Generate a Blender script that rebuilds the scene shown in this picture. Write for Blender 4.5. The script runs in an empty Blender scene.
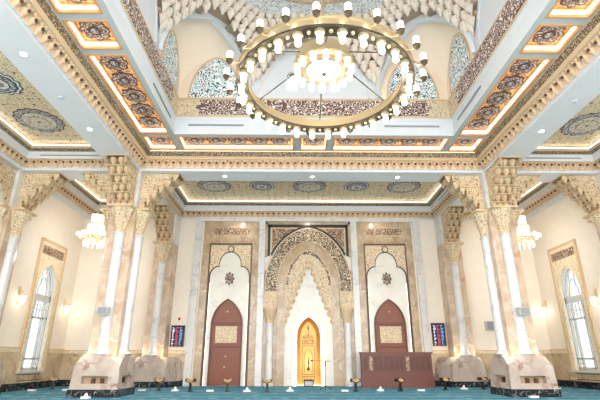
import bpy, bmesh, math, random
from mathutils import Vector, Matrix
random.seed(7)
PI = math.pi
scene = bpy.context.scene
COL = scene.collection

# ------------------------------------------------------------------ materials
def lin(c):
    c /= 255.0
    return c / 12.92 if c <= 0.04045 else ((c + 0.055) / 1.055) ** 2.4
def C(r, g, b): return (lin(r), lin(g), lin(b), 1.0)

class NT:
    def __init__(s, name):
        s.mat = bpy.data.materials.new(name); s.mat.use_nodes = True
        s.t = s.mat.node_tree; s.b = s.t.nodes['Principled BSDF']
    def n(s, typ, **kw):
        nd = s.t.nodes.new(typ)
        for k, v in kw.items():
            if k in nd.inputs: nd.inputs[k].default_value = v
            else: setattr(nd, k, v)
        return nd
    def l(s, a, b): s.t.links.new(a, b)
    def coords(s, scale=(1, 1, 1), rot=(0, 0, 0)):
        tc = s.n('ShaderNodeTexCoord'); mp = s.n('ShaderNodeMapping')
        mp.inputs['Scale'].default_value = scale; mp.inputs['Rotation'].default_value = rot
        s.l(tc.outputs['Object'], mp.inputs['Vector']); return mp.outputs['Vector']
    def warp(s, vec, scale, amt):
        no = s.n('ShaderNodeTexNoise', Scale=scale, Detail=2.0); s.l(vec, no.inputs['Vector'])
        sb = s.n('ShaderNodeVectorMath', operation='SUBTRACT'); s.l(no.outputs['Color'], sb.inputs[0]); sb.inputs[1].default_value = (.5, .5, .5)
        sc = s.n('ShaderNodeVectorMath', operation='SCALE'); s.l(sb.outputs[0], sc.inputs[0]); sc.inputs['Scale'].default_value = amt
        ad = s.n('ShaderNodeVectorMath', operation='ADD'); s.l(vec, ad.inputs[0]); s.l(sc.outputs[0], ad.inputs[1])
        return ad.outputs[0]
    def math(s, op, a, b=None, c=None):
        m = s.n('ShaderNodeMath', operation=op)
        for i, q in enumerate((a, b, c)):
            if q is None: continue
            if isinstance(q, (int, float)): m.inputs[i].default_value = q
            else: s.l(q, m.inputs[i])
        return m.outputs[0]
    def mix(s, fac, a, b):
        m = s.n('ShaderNodeMix', data_type='RGBA')
        if isinstance(fac, (int, float)): m.inputs[0].default_value = fac
        else: s.l(fac, m.inputs[0])
        for i, q in ((6, a), (7, b)):
            if isinstance(q, tuple): m.inputs[i].default_value = q
            else: s.l(q, m.inputs[i])
        return m.outputs[2]
    def ramp(s, fac, lo, hi):
        m = s.n('ShaderNodeMapRange'); s.l(fac, m.inputs[0]); m.inputs[1].default_value = lo; m.inputs[2].default_value = hi
        return m.outputs[0]
    def noise(s, vec, scale, detail=3.0):
        no = s.n('ShaderNodeTexNoise', Scale=scale, Detail=detail); s.l(vec, no.inputs['Vector']); return no.outputs['Fac']
    def vor(s, vec, scale, feature='F1'):
        v = s.n('ShaderNodeTexVoronoi', feature=feature, Scale=scale); s.l(vec, v.inputs['Vector']); return v.outputs['Distance']
    def fin(s, col, rough=.5, metal=0., bump=None, bs=.3):
        if isinstance(col, tuple): s.b.inputs['Base Color'].default_value = col
        else: s.l(col, s.b.inputs['Base Color'])
        s.b.inputs['Roughness'].default_value = rough; s.b.inputs['Metallic'].default_value = metal
        if bump is not None:
            bp = s.n('ShaderNodeBump', Strength=bs, Distance=.03); s.l(bump, bp.inputs['Height']); s.l(bp.outputs[0], s.b.inputs['Normal'])
        return s.mat

def plain(name, col, rough=.55, metal=0., var=.04):
    t = NT(name); v = t.coords()
    n = t.noise(v, 3.0); d = tuple(max(0, c * (1 - var * 2)) for c in col[:3]) + (1,)
    return t.fin(t.mix(n, d, col), rough, metal)
def emis(name, col, st):
    t = NT(name); t.b.inputs['Base Color'].default_value = col; t.b.inputs['Emission Color'].default_value = col
    t.b.inputs['Emission Strength'].default_value = st; return t.mat
def marble(name, base, dark, vein, scale=1.0, rough=.25, vw=.05, rot=(0.4, .6, 0), amt=.9, mixlo=.35, mixhi=.7):
    t = NT(name); v = t.coords((scale, scale, scale), rot); w = t.warp(v, 1.6, amt)
    cl = t.ramp(t.noise(w, 1.3, 5.0), mixlo, mixhi)
    col = t.mix(cl, base, dark)
    n2 = t.noise(w, 1.1, 4.0)
    a = t.math('ABSOLUTE', t.math('SUBTRACT', n2, .5))
    vm = t.math('SUBTRACT', 1.0, t.ramp(a, 0.0, vw))
    vm = t.math('MULTIPLY', vm, t.ramp(t.noise(v, 2.3), .35, .7))
    return t.fin(t.mix(vm, col, vein), rough)
def pattern(name, base, line, dot, scale=6.0, lw=.06, dr=.18, rough=.45, metal=0., extra=None):
    t = NT(name); v = t.coords(); w = t.warp(v, scale * .7, .5 / scale)
    n = t.noise(w, scale * .8, 1.0)
    a = t.math('ABSOLUTE', t.math('SUBTRACT', t.math('FRACT', t.math('MULTIPLY', n, 5.0)), .5))
    m1 = t.math('LESS_THAN', a, lw * 2.2)
    f = t.vor(v, scale * 1.5, 'F1'); m2 = t.math('LESS_THAN', f, dr * 1.3)
    col = t.mix(m2, t.mix(m1, base, line), dot)
    if extra:
        n2 = t.noise(w, scale * 1.7, 1.0)
        e2 = t.math('LESS_THAN', t.math('ABSOLUTE', t.math('SUBTRACT', t.math('FRACT', t.math('MULTIPLY', n2, 4.0)), .5)), .13)
        col = t.mix(t.math('MULTIPLY', e2, .7), col, extra)
    return t.fin(col, rough, metal, bump=a, bs=.25)
def script(name, base, ink, scale=3.0, k=5.0, wid=.17, ink2=None, rough=.5):
    t = NT(name); v = t.coords(); w = t.warp(v, scale * 2, .25 / scale)
    n = t.noise(w, scale, 1.0)
    fr = t.math('FRACT', t.math('MULTIPLY', n, k)); a = t.math('ABSOLUTE', t.math('SUBTRACT', fr, .5))
    m = t.math('LESS_THAN', a, wid)
    if ink2:
        m3 = t.ramp(t.noise(v, scale * .5, 1.0), .42, .58); ic = t.mix(m3, ink, ink2)
    else: ic = ink
    return t.fin(t.mix(m, base, ic), rough, bump=m, bs=.25)

M = {}
M['cream'] = plain('cream_plaster', C(249, 239, 225), .8)
M['white'] = plain('white_plaster', C(222, 224, 227), .6)
M['grey'] = plain('pale_grey_soffit', C(234, 231, 231), .6)
M['greyc'] = plain('warm_grey_coffer_grid', C(196, 196, 192), .6)
M['wmarble'] = marble('white_marble', C(224, 222, 221), C(213, 212, 213), C(184, 183, 187), .9, .22, .035)
M['bmarble'] = marble('tan_marble', C(194, 170, 142), C(170, 144, 116), C(214, 196, 172), 1.3, .2, .05)
M['pinkm'] = marble('rose_marble', C(212, 190, 168), C(188, 154, 128), C(228, 212, 196), 1.2, .2, .05, (.2, .5, .3))
M['pedm'] = marble('pedestal_marble', C(202, 190, 180), C(178, 161, 148), C(146, 98, 82), 1.1, .25, .06, (0.2, .75, 0.5), .8)
M['dado'] = marble('dado_marble', C(214, 194, 164), C(192, 166, 132), C(158, 128, 100), 1.3, .3, .04, (.5, .6, .1))
M['black'] = marble('black_marble', C(40, 42, 46), C(28, 30, 34), C(190, 190, 190), 3.0, .2, .02)
M['gold'] = plain('brushed_gold', C(232, 210, 172), .32, .8)
M['goldp'] = plain('gold_paint', C(220, 192, 156), .45)
M['peachm'] = plain('peach_moulding', C(234, 198, 164), .5)
M['tan'] = plain('tan_moulding', C(222, 190, 154), .5)
M['peach'] = plain('peach_plaster', C(246, 226, 204), .7)
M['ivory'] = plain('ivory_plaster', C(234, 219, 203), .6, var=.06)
M['ivoryd'] = plain('shelf_shade_and_dome_ring', C(192, 164, 138), .7)  # darkened to put shade under the drum tiers; also the beige dome ring
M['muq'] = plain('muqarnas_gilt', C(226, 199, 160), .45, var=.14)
M['muqbody'] = plain('muqarnas_gap_shade', C(150, 112, 74), .6, var=.15)  # dark tone puts shade into the gaps between the bracket cells
M['spand'] = pattern('spandrel_arabesque', C(230, 212, 182), C(166, 134, 98), C(150, 108, 88), 8.0, .07, .12, extra=C(208, 178, 138))
M['capm'] = pattern('capital_carving', C(228, 206, 172), C(178, 148, 110), C(246, 234, 212), 10.0, .08, .2)
def dotted(name, base, line, dot, spot):
    t = NT(name); v = t.coords(); w = t.warp(v, 6.0, .1)
    def cont(sc, k, wd): return t.math('LESS_THAN', t.math('ABSOLUTE', t.math('SUBTRACT', t.math('FRACT', t.math('MULTIPLY', t.noise(w, sc, 1.0), k)), .5)), wd)
    col = t.mix(t.math('MULTIPLY', cont(9.0, 5.0, .14), .8), base, line); col = t.mix(t.math('MULTIPLY', cont(16.0, 4.0, .12), .6), col, spot)
    f = t.vor(v, 9.0, 'F1'); col = t.mix(t.math('LESS_THAN', f, .2), col, dot)
    vo = t.n('ShaderNodeTexVoronoi', feature='F1', Scale=3.0, Randomness=.12); t.l(v, vo.inputs['Vector'])
    col = t.mix(t.math('LESS_THAN', vo.outputs['Distance'], .21), col, spot)
    col = t.mix(t.math('LESS_THAN', vo.outputs['Distance'], .15), col, C(92, 68, 54))
    return t.fin(col, .5)
M['arab'] = dotted('gold_arabesque', C(232, 218, 190), C(170, 144, 106), C(132, 102, 74), C(204, 160, 110))
M['medc'] = dotted('medallion_field', C(236, 226, 204), C(176, 156, 128), C(84, 74, 84), C(150, 130, 112))
M['tooth'] = plain('peach_tooth', C(228, 196, 160), .5, var=.1)
M['panelm'] = marble('ivory_marble', C(229, 225, 216), C(219, 214, 204), C(204, 198, 190), .7, .25, .03)
M['led2'] = emis('backlit_border', (1, .94, .84, 1), 1.0)
M['lamp2'] = emis('crystal_lamp', (1, .93, .82, 1), .62)
M['arabc'] = pattern('carved_arabesque_screen', C(230, 212, 184), C(174, 144, 108), C(200, 170, 132), 9.0, .07, .18, extra=C(206, 176, 136))
M['dkarab'] = pattern('dark_arabesque', C(92, 72, 58), C(222, 202, 172), C(214, 190, 156), 7.5, .075, .1)
M['egg'] = pattern('dark_egg_and_dart', C(92, 78, 62), C(176, 150, 114), C(206, 182, 144), 11.0, .06, .2)
M['orange'] = pattern('amber_arabesque', C(238, 184, 126), C(196, 120, 72), C(246, 214, 164), 5.0, .09, .12)
M['orangew'] = plain('amber_moulding', C(226, 160, 104), .45)
M['plum'] = pattern('plum_medallion', C(120, 88, 84), C(214, 196, 180), C(84, 52, 52), 11.0, .09, .25)
M['dkred'] = plain('dark_plum', C(84, 56, 54), .5)
M['tealm'] = plain('dark_teal', C(62, 82, 88), .5)
M['silver'] = pattern('silver_petals', C(198, 194, 194), C(112, 98, 102), C(84, 72, 78), 9.0, .09, .24)
M['callig'] = script('maroon_calligraphy', C(112, 76, 68), C(238, 228, 218), 6.0, 5.0, .15)
M['calligs'] = script('small_calligraphy', C(112, 78, 62), C(220, 196, 164), 7.0, 5.0, .14)
M['teal'] = script('teal_calligraphy', C(244, 246, 246), C(26, 118, 130), 5.0, 6.0, .17, C(54, 66, 76))
M['door'] = plain('mahogany', C(136, 70, 44), .4, var=.12)
M['doord'] = plain('mahogany_dark', C(112, 56, 36), .45, var=.1)
M['wood'] = plain('dark_walnut', C(118, 64, 50), .4, var=.12)
M['woodd'] = plain('dark_walnut_panel', C(94, 48, 38), .45, var=.12)
M['fret'] = pattern('carved_fretwork', C(110, 66, 52), C(206, 176, 156), C(150, 108, 92), 14.0, .1, .2)
M['green'] = plain('dark_green_enamel', C(40, 48, 42), .35)
M['ambern'] = plain('golden_mihrab_panel', C(232, 172, 92), .35, .25)
M['ink'] = plain('dark_brown_inlay', C(84, 54, 30), .5)
M['emb'] = pattern('emblem_openwork', C(96, 76, 66), C(200, 184, 168), C(110, 88, 76), 9.0, .05, .1)
M['chain'] = plain('dark_chain_inlay', C(98, 74, 62), .5)
M['bk'] = plain('black_plastic', C(26, 27, 30), .45)
M['dkmetal'] = plain('dark_bronze', C(92, 80, 62), .4, .6)
M['greyp'] = plain('grey_plastic', C(196, 198, 200), .5)
M['tanl'] = plain('tan_leather_top', C(196, 160, 112), .6)
M['paper'] = plain('white_paper', C(240, 242, 244), .8)
M['red'] = plain('red_plastic', C(190, 40, 36), .4)
M['hole'] = plain('recess_shade_brown', C(96, 66, 50), .8)
M['frame'] = plain('white_window_frame', C(206, 210, 210), .4)
M['slot'] = plain('air_slot', C(150, 152, 156), .7)
M['wframe'] = pattern('carved_window_frame', C(238, 224, 196), C(216, 192, 152), C(246, 234, 212), 9.0, .09, .2)
M['navy'] = plain('screen_navy', C(38, 48, 82), .25)
M['lattice'] = pattern('dome_lattice', C(236, 236, 238), C(186, 180, 176), C(206, 204, 208), 5.0, .07, .16)
M['cove'] = emis('warm_cove_led', (1, .86, .64, 1), 4.0)
M['led'] = emis('white_led_edge', (1, .93, .78, 1), 3.0)
M['lamp'] = emis('lamp_glass', (1, .96, .88, 1), 2.6)
M['bowl'] = emis('chandelier_bowl', (1, .97, .9, 1), 1.0)
M['spotl'] = emis('spotlight_lens', (1, .98, .94, 1), 8.0)
for i, c in enumerate([(214, 60, 84), (120, 170, 220), (230, 232, 240)]):
    t = NT('screen_text_%d' % i); t.b.inputs['Emission Color'].default_value = C(*c); t.b.inputs['Emission Strength'].default_value = .7
    M['scr%d' % i] = t.fin(C(*c), .4)
t = NT('window_glass'); t.b.inputs['Base Color'].default_value = (.9, .95, 1, 1)
tr = t.n('ShaderNodeBsdfTransparent'); tr.inputs[0].default_value = (.50, .52, .53, 1); gl = t.n('ShaderNodeBsdfGlossy', Roughness=.05)
mx = t.n('ShaderNodeMixShader', Fac=.08); t.l(tr.outputs[0], mx.inputs[1]); t.l(gl.outputs[0], mx.inputs[2])
t.l(mx.outputs[0], t.t.nodes['Material Output'].inputs['Surface']); M['glass'] = t.mat
# carpet: teal rows with pale prayer lines
t = NT('teal_carpet'); v = t.coords(); sp = t.n('ShaderNodeSeparateXYZ'); t.l(v, sp.inputs[0])
fr = t.math('FRACT', t.math('DIVIDE', sp.outputs['Y'], 1.25))
n = t.noise(v, 30.0); wv = t.noise(v, 1.2)
col = t.mix(wv, C(24, 120, 146), C(44, 146, 162))
m1 = t.math('LESS_THAN', t.math('ABSOLUTE', t.math('SUBTRACT', fr, .5)), .22)
vx = t.vor(v, 2.4, 'F1')
col = t.mix(t.math('MULTIPLY', m1, .8), col, t.mix(t.math('LESS_THAN', vx, .35), C(30, 96, 156), C(110, 172, 186)))
m2 = t.math('LESS_THAN', t.math('ABSOLUTE', t.math('SUBTRACT', fr, .26)), .035)
col = t.mix(m2, col, C(170, 182, 140))
m3 = t.math('LESS_THAN', t.math('ABSOLUTE', t.math('SUBTRACT', fr, .75)), .02)
col = t.mix(m3, col, C(150, 176, 160))
M['carpet'] = t.fin(col, .95, bump=n, bs=.4)

# ------------------------------------------------------------------ mesh builder
class MB:
    def __init__(s, T=None): s.v = []; s.f = []; s.m = []; s.T = T
    def add(s, vs, fs, mi=0):
        o = len(s.v)
        s.v += [tuple(s.T(*q)) if s.T else tuple(q) for q in vs]
        s.f += [tuple(i + o for i in q) for q in fs]; s.m += [mi] * len(fs)
    def box(s, x0, x1, y0, y1, z0, z1, mi=0):
        s.add([(x0, y0, z0), (x1, y0, z0), (x1, y1, z0), (x0, y1, z0), (x0, y0, z1), (x1, y0, z1), (x1, y1, z1), (x0, y1, z1)],
              [(0, 3, 2, 1), (4, 5, 6, 7), (0, 1, 5, 4), (1, 2, 6, 5), (2, 3, 7, 6), (3, 0, 4, 7)], mi)
    def prism(s, pts, y0, y1, mi=0):          # polygon in x,z extruded along y
        n = len(pts)
        s.add([(x, y0, z) for x, z in pts] + [(x, y1, z) for x, z in pts],
              [tuple(range(n)), tuple(range(2 * n - 1, n - 1, -1))] + [(i, i + n, (i + 1) % n + n, (i + 1) % n) for i in range(n)], mi)
    def slab(s, pts, z0, z1, mi=0, c=(0, 0)):           # polygon in x,y extruded along z
        n = len(pts)
        s.add([(c[0] + x, c[1] + y, z0) for x, y in pts] + [(c[0] + x, c[1] + y, z1) for x, y in pts],
              [tuple(range(n)), tuple(range(2 * n - 1, n - 1, -1))] + [(i, i + n, (i + 1) % n + n, (i + 1) % n) for i in range(n)], mi)
    def band(s, A, B, y0, y1, mi=0):          # strip between polylines A and B (x,z), extruded along y, with ends
        n = len(A)
        vs = [(x, y0, z) for x, z in A] + [(x, y0, z) for x, z in B] + [(x, y1, z) for x, z in A] + [(x, y1, z) for x, z in B]
        fs = []
        for i in range(n - 1):
            fs += [(i, i + 1, n + i + 1, n + i), (2 * n + i, 3 * n + i, 3 * n + i + 1, 2 * n + i + 1),
                   (i, 2 * n + i, 2 * n + i + 1, i + 1), (n + i, n + i + 1, 3 * n + i + 1, 3 * n + i)]
        fs += [(0, n, 3 * n, 2 * n), (n - 1, 3 * n - 1, 4 * n - 1, 2 * n - 1)]
        s.add(vs, fs, mi)
    def lathe(s, prof, n=16, c=(0, 0, 0), mi=0, caps=True, r0=0.):
        vs = []; fs = []; k = len(prof)
        for r, z in prof:
            for j in range(n):
                a = 2 * PI * j / n + r0; vs.append((c[0] + r * math.cos(a), c[1] + r * math.sin(a), c[2] + z))
        for i in range(k - 1):
            for j in range(n): fs.append((i * n + j, i * n + (j + 1) % n, (i + 1) * n + (j + 1) % n, (i + 1) * n + j))
        if caps: fs += [tuple(range(n - 1, -1, -1)), tuple(range((k - 1) * n, k * n))]
        s.add(vs, fs, mi)
    def ringband(s, prof, n=64, c=(0, 0, 0), mi=0):   # closed profile revolved
        vs = []; fs = []; k = len(prof)
        for r, z in prof:
            for j in range(n):
                a = 2 * PI * j / n; vs.append((c[0] + r * math.cos(a), c[1] + r * math.sin(a), c[2] + z))
        for i in range(k):
            for j in range(n): fs.append((i * n + j, i * n + (j + 1) % n, ((i + 1) % k) * n + (j + 1) % n, ((i + 1) % k) * n + j))
        s.add(vs, fs, mi)
    def tube(s, pts, r=.02, n=6, mi=0):
        pts = [Vector(q) for q in pts]; vs = []; fs = []
        for i, q in enumerate(pts):
            d = (pts[min(i + 1, len(pts) - 1)] - pts[max(i - 1, 0)]).normalized()
            a = d.orthogonal().normalized() if abs(d.z) > .99 else d.cross(Vector((0, 0, 1))).normalized(); b = d.cross(a)
            for j in range(n):
                th = 2 * PI * j / n; vs.append(tuple(q + a * (r * math.cos(th)) + b * (r * math.sin(th))))
        for i in range(len(pts) - 1):
            for j in range(n): fs.append((i * n + j, i * n + (j + 1) % n, (i + 1) * n + (j + 1) % n, (i + 1) * n + j))
        fs += [tuple(range(n)), tuple(range((len(pts) - 1) * n, len(pts) * n))]
        s.add(vs, fs, mi)
    CELL = [(.03, 0), (.17, .10), (.11, .19), (.30, .38), (.49, .66), (.45, .82), (.5, 1)]
    def cell(s, p, ang, w, h, d, mi=0, seg=6):           # one muqarnas pendant facing direction ang
        nx, ny = math.cos(ang), math.sin(ang); tx, ty = -ny, nx
        vs = []; fs = []; k = seg + 1
        for r, z in s.CELL:
            for j in range(k):
                a = PI * j / seg; u = math.cos(a) * r * w; q = math.sin(a) * r * 2 * d
                vs.append((p[0] + tx * u + nx * q, p[1] + ty * u + ny * q, p[2] + z * h))
        L = len(s.CELL)
        for i in range(L - 1):
            for j in range(seg): fs.append((i * k + j, i * k + j + 1, (i + 1) * k + j + 1, (i + 1) * k + j))
        fs += [tuple(range(k)), tuple(range((L - 1) * k, L * k))]
        s.add(vs, fs, mi)
    def build(s, name, mats, parent=None, smooth=False, loc=None):
        me = bpy.data.meshes.new(name); me.from_pydata(s.v, [], s.f)
        for m in (mats if isinstance(mats, (list, tuple)) else [mats]): me.materials.append(M[m])
        me.polygons.foreach_set('material_index', s.m)
        b = bmesh.new(); b.from_mesh(me); bmesh.ops.recalc_face_normals(b, faces=b.faces); b.to_mesh(me); b.free()
        if smooth:
            me.polygons.foreach_set('use_smooth', [True] * len(me.polygons))
            try: me.set_sharp_from_angle(angle=math.radians(40))
            except Exception: pass
        o = bpy.data.objects.new(name, me); COL.objects.link(o)
        if parent: o.parent = parent
        if loc: o.location = loc
        return o
def tag(o, label=None, cat=None, group=None, kind=None):
    if cat and not kind: kind = 'thing'
    for k, v in (('label', label), ('category', cat), ('group', group), ('kind', kind)):
        if v: o[k] = v
    return o
def empty(name, loc, label, cat, group=None, rz=0):
    o = bpy.data.objects.new(name, None); COL.objects.link(o); o.location = loc; o.rotation_euler = (0, 0, rz); o.empty_display_size = .1
    return tag(o, label, cat, group)
def copy_tree(o, parent=None, skip=()):
    c = o.copy(); COL.objects.link(c)
    if parent: c.parent = parent
    for ch in list(o.children):
        if ch.get('side') in skip: continue
        copy_tree(ch, c, skip)
    return c
def struct(o): o['kind'] = 'structure'; return o
def arch(w, z0, rise, n=16, cx=0., rnd=False):
    if rnd:
        return [(cx - w * math.cos(PI * i / (2 * n)), z0 + rise * (.93 * math.sin(PI * i / (2 * n)) + .07 * (1 - abs(math.cos(PI * i / (2 * n)))))) for i in range(2 * n + 1)]
    if rise > w * 1.02:
        R = (w * w + rise * rise) / (2 * w); amax = math.asin(rise / R) if R >= rise else PI / 2
        L = [(cx - w + R - R * math.cos(amax * i / n), z0 + R * math.sin(amax * i / n)) for i in range(n + 1)]
        return L + [(2 * cx - x, z) for x, z in L[-2::-1]]
    return [(cx - w * math.cos(PI * i / (2 * n)), z0 + rise * math.sin(PI * i / (2 * n))) for i in range(2 * n + 1)]
def rect_ring(mb, x0, x1, y0, y1, prof, mids):   # profile of (inset, z) swept round a rectangle
    vs = []; fs = []; n = len(prof)
    for o, z in prof: vs += [(x0 + o, y0 + o, z), (x1 - o, y0 + o, z), (x1 - o, y1 - o, z), (x0 + o, y1 - o, z)]
    for i in range(n - 1):
        for j in range(4): mb.add([vs[i * 4 + j], vs[i * 4 + (j + 1) % 4], vs[i * 4 + 4 + (j + 1) % 4], vs[i * 4 + 4 + j]], [(0, 1, 2, 3)], mids[i])
def scallop(rx, ry, k, amp=.12, n=None, ph=0.):
    n = n or k * 8; P = []
    for i in range(n):
        a = 2 * PI * i / n; r = 1 - amp + amp * abs(math.cos(k * a / 2 + ph)); P.append((rx * r * math.cos(a), ry * r * math.sin(a)))
    return P

# ------------------------------------------------------------------ room dimensions
XW, YW, XB, YB0, YB1 = 11.3, 21.2, 6.6, 15.18, 16.1     # side walls, back wall, beam faces
XO = 7.55                                               # outer face of the long beams
ZB, ZC = 7.86, 8.5
CX, CY, RO = 0.0, 8.54, 4.90                             # lantern opening

# floor
f = MB(); f.box(-11.6, 11.6, -3.5, 21.6, -.2, 0); struct(f.build('floor', 'carpet'))

# ------------------------------------------------------------------ walls
def wall_holes(mb, u0, u1, z0, z1, d0, d1, holes, mi=0):
    """wall in (u,d,z): rectangle with arched holes (uc, hw, zb, zs, rise); d0 inner face, d1 outer face"""
    us = u0
    for uc, hw, zb, zs, rise in sorted(holes):
        mb.box(us, uc - hw, d0, d1, z0, z1, mi)
        if zb > z0: mb.box(uc - hw, uc + hw, d0, d1, z0, zb, mi)
        A = arch(hw, zs, rise, 10, uc) if rise > 0 else [(uc - hw, zs), (uc + hw, zs)]
        mb.band(A, [(x, z1) for x, z in A], d0, d1, mi)
        us = uc + hw
    mb.box(us, u1, d0, d1, z0, z1, mi)
WIN = (18.78, .72, .70, 3.85, 1.14)
for sgn, side in ((-1, 'left'), (1, 'right')):
    T = lambda u, d, z, s=sgn: (s * (XW + d), u, z)
    w = MB(T); wall_holes(w, -3.5, YW + .4, 0, 8.75, 0, .35, [WIN]); struct(w.build('wall_' + side, 'cream'))
    # marble dado with gold rail, broken by the window
    b = MB(T)
    for a0, a1 in ((-3.5, 14.8), (16.46, WIN[0] - .98), (WIN[0] + .98, YW)):
        b.box(a0, a1, -.05, 0, .27, 1.38, 0); b.box(a0, a1, -.08, 0, 1.38, 1.53, 1); b.box(a0, a1, -.1, 0, 1.53, 1.56, 2)
    b.box(WIN[0] - .98, WIN[0] + .98, -.05, 0, .27, .66, 0)
    struct(b.build('trim_1' if sgn < 0 else 'trim_2', ['dado', 'wframe', 'goldp']))
    b = MB(T); b.box(-3.5, 14.8, -.07, 0, 0, .27); b.box(16.46, YW, -.07, 0, 0, .27); struct(b.build('baseboard_' + side, 'black'))
    # window
    W = struct(empty('window_1' if sgn < 0 else 'window_2', T(WIN[0], 0, .66), None, None))
    W.location = (0, 0, 0)
    uc, hw, zb, zs, rise = WIN
    fm = MB(T)
    A = [(uc - hw, zb)] + arch(hw, zs, rise, 10, uc) + [(uc + hw, zb)]
    B = [(uc - hw - .10, zb)] + [(min(max(x, uc - hw - .10), uc + hw + .10), z) for x, z in arch(hw + .10, zs, rise + .2, 10, uc)] + [(uc + hw + .10, zb)]
    fm.band(A, B, -.06, .0, 0)
    x0, x1 = uc - .98, uc + .98
    fm.box(x0, uc - hw - .10, -.05, 0, .66, 5.9, 0); fm.box(uc + hw + .10, x1, -.05, 0, .66, 5.9, 0)
    fm.band(B[1:-1], [(x, 5.9) for x, z in B[1:-1]], -.05, 0, 0)
    for a0, a1, c0, c1 in ((x0 - .05, x0 + .04, .62, 5.95), (x1 - .04, x1 + .05, .62, 5.95), (x0, x1, 5.86, 5.95)):
        fm.box(a0, a1, -.09, 0, c0, c1, 1)
    fm.box(x0, x1, -.16, .0, .62, .70, 2)
    fm.build('carved_frame', ['wframe', 'goldp', 'wmarble'], W)
    pl = MB(T); pl.box(uc - .82, uc + .82, -.075, -.05, 5.33, 5.68, 0); pl.build('inscription_plaque', 'calligs', W)
    sa = MB(T)
    def bar(a0, a1, c0, c1, d0=.08, d1=.16): sa.box(a0, a1, d0, d1, c0, c1)
    ai = [(uc - hw + .07 if x < uc else uc + hw - .07, zb) if False else (uc + (x - uc) * (hw - .09) / hw, zs + (z - zs) * .92) for x, z in arch(hw, zs, rise, 10, uc)]
    sa.band(ai, arch(hw, zs, rise, 10, uc), .06, .18)
    bar(uc - hw, uc - hw + .08, zb, zs); bar(uc + hw - .08, uc + hw, zb, zs)
    bar(uc - hw, uc + hw, zb, zb + .12); bar(uc - hw, uc + hw, 3.44, 3.7)
    for zz in (1.15, 2.75): bar(uc - hw, uc + hw, zz - .04, zz + .04)
    for du in (-.36, .36): bar(uc + du - .035, uc + du + .035, zb, 3.45)
    for du in (-.12, .12): bar(uc + du - .015, uc + du + .015, 2.75, 3.45, .1, .14)
    bar(uc - hw, uc + hw, 3.08, 3.11, .1, .14); bar(uc - hw, uc + hw, .95, .97, .1, .14)
    ai2 = arch(.34, 3.75, .72, 10, uc); sa.band(ai2, [(uc + (x - uc) * .9, z - .03) for x, z in ai2], .1, .14)
    for du in (-.2, .2):
        sa.box(uc + du - .012, uc + du + .012, .1, .14, 4.1, 4.75)
    sa.build('sash', 'frame', W)
    g = MB(T); g.box(uc - hw, uc + hw, .115, .125, zb, zs)
    A = arch(hw - .01, zs, rise - .02, 10, uc); g.prism(A, .115, .125); g.build('pane', 'glass', W)
    v = MB(T); v.box(uc - .8, uc + .8, -.055, -.04, .33, .58, 0)
    for i in range(4): v.box(uc - .8 + i * .41, uc - .8 + i * .41 + .36, -.07, -.05, .36, .55, 1)
    struct(v.build('trim_3' if sgn < 0 else 'trim_4', ['hole', 'dado']))

# back wall with the mihrab recess
NH, NZ, NR = .56, 2.15, .88                                # niche half width, spring, rise
w = MB(); wall_holes(w, -XW, XW, 0, 8.75, YW, YW + .25, [(0, NH, 0, NZ, NR)]); struct(w.build('wall_back', 'cream'))
b = MB()
for s in (-1, 1):
    for a0, a1 in ((5.66, 6.46), (7.42, XW)):
        l, r = sorted((s * a0, s * a1))
        b.box(l, r, YW - .05, YW, .27, 1.38, 0); b.box(l, r, YW - .08, YW, 1.38, 1.5, 1); b.box(l, r, YW - .1, YW, 1.5, 1.53, 2)
struct(b.build('trim_5', ['dado', 'wframe', 'goldp']))
b = MB()
for s in (-1, 1):
    l, r = sorted((s * 5.66, s * XW)); b.box(l, r, YW - .07, YW, 0, .27)
struct(b.build('baseboard_back', 'black'))
b = MB()                                                   # tall white marble strips
for s in (-1, 1):
    for a0, a1, d in ((5.34, 5.66, .14), (2.15, 2.45, .16)):
        l, r = sorted((s * a0, s * a1)); b.box(l, r, YW - d, YW, 0, 7.9)
b.box(-5.66, 5.66, YW - .15, YW, 7.72, 7.92)
struct(b.build('trim_6', 'wmarble'))

# ------------------------------------------------------------------ ceiling
ceil_root = MB()
GX = [-6.16, -6.07, -5.08, -4.90, -4.83, -.73, -.48, .48, .73, 4.83, 4.90, 5.08, 6.07, 6.16]
def is_open(a, b_):
    return abs(a) < RO and abs(b_) < RO
def seg(v):
    v = abs(v)
    return 'c' if 5.08 < v < 6.07 else 'l' if .73 < v < 4.83 else 's' if v < .48 else None
cof = []
for i in range(len(GX) - 1):
    for j in range(len(GX) - 1):
        x0, x1, y0, y1 = GX[i], GX[i + 1], GX[j], GX[j + 1]; mx_, my_ = (x0 + x1) / 2, (y0 + y1) / 2
        if is_open(mx_, my_): continue
        sx, sy = seg(mx_), seg(my_)
        if sx and sy and ('c' in (sx, sy)): cof.append((x0, x1, y0, y1, sx, sy)); continue
        ceil_root.add([(CX + x0, CY + y0, ZC), (CX + x1, CY + y0, ZC), (CX + x1, CY + y1, ZC), (CX + x0, CY + y1, ZC)], [(0, 1, 2, 3)])
ceiling = struct(ceil_root.build('ceiling', 'greyc'))
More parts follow.
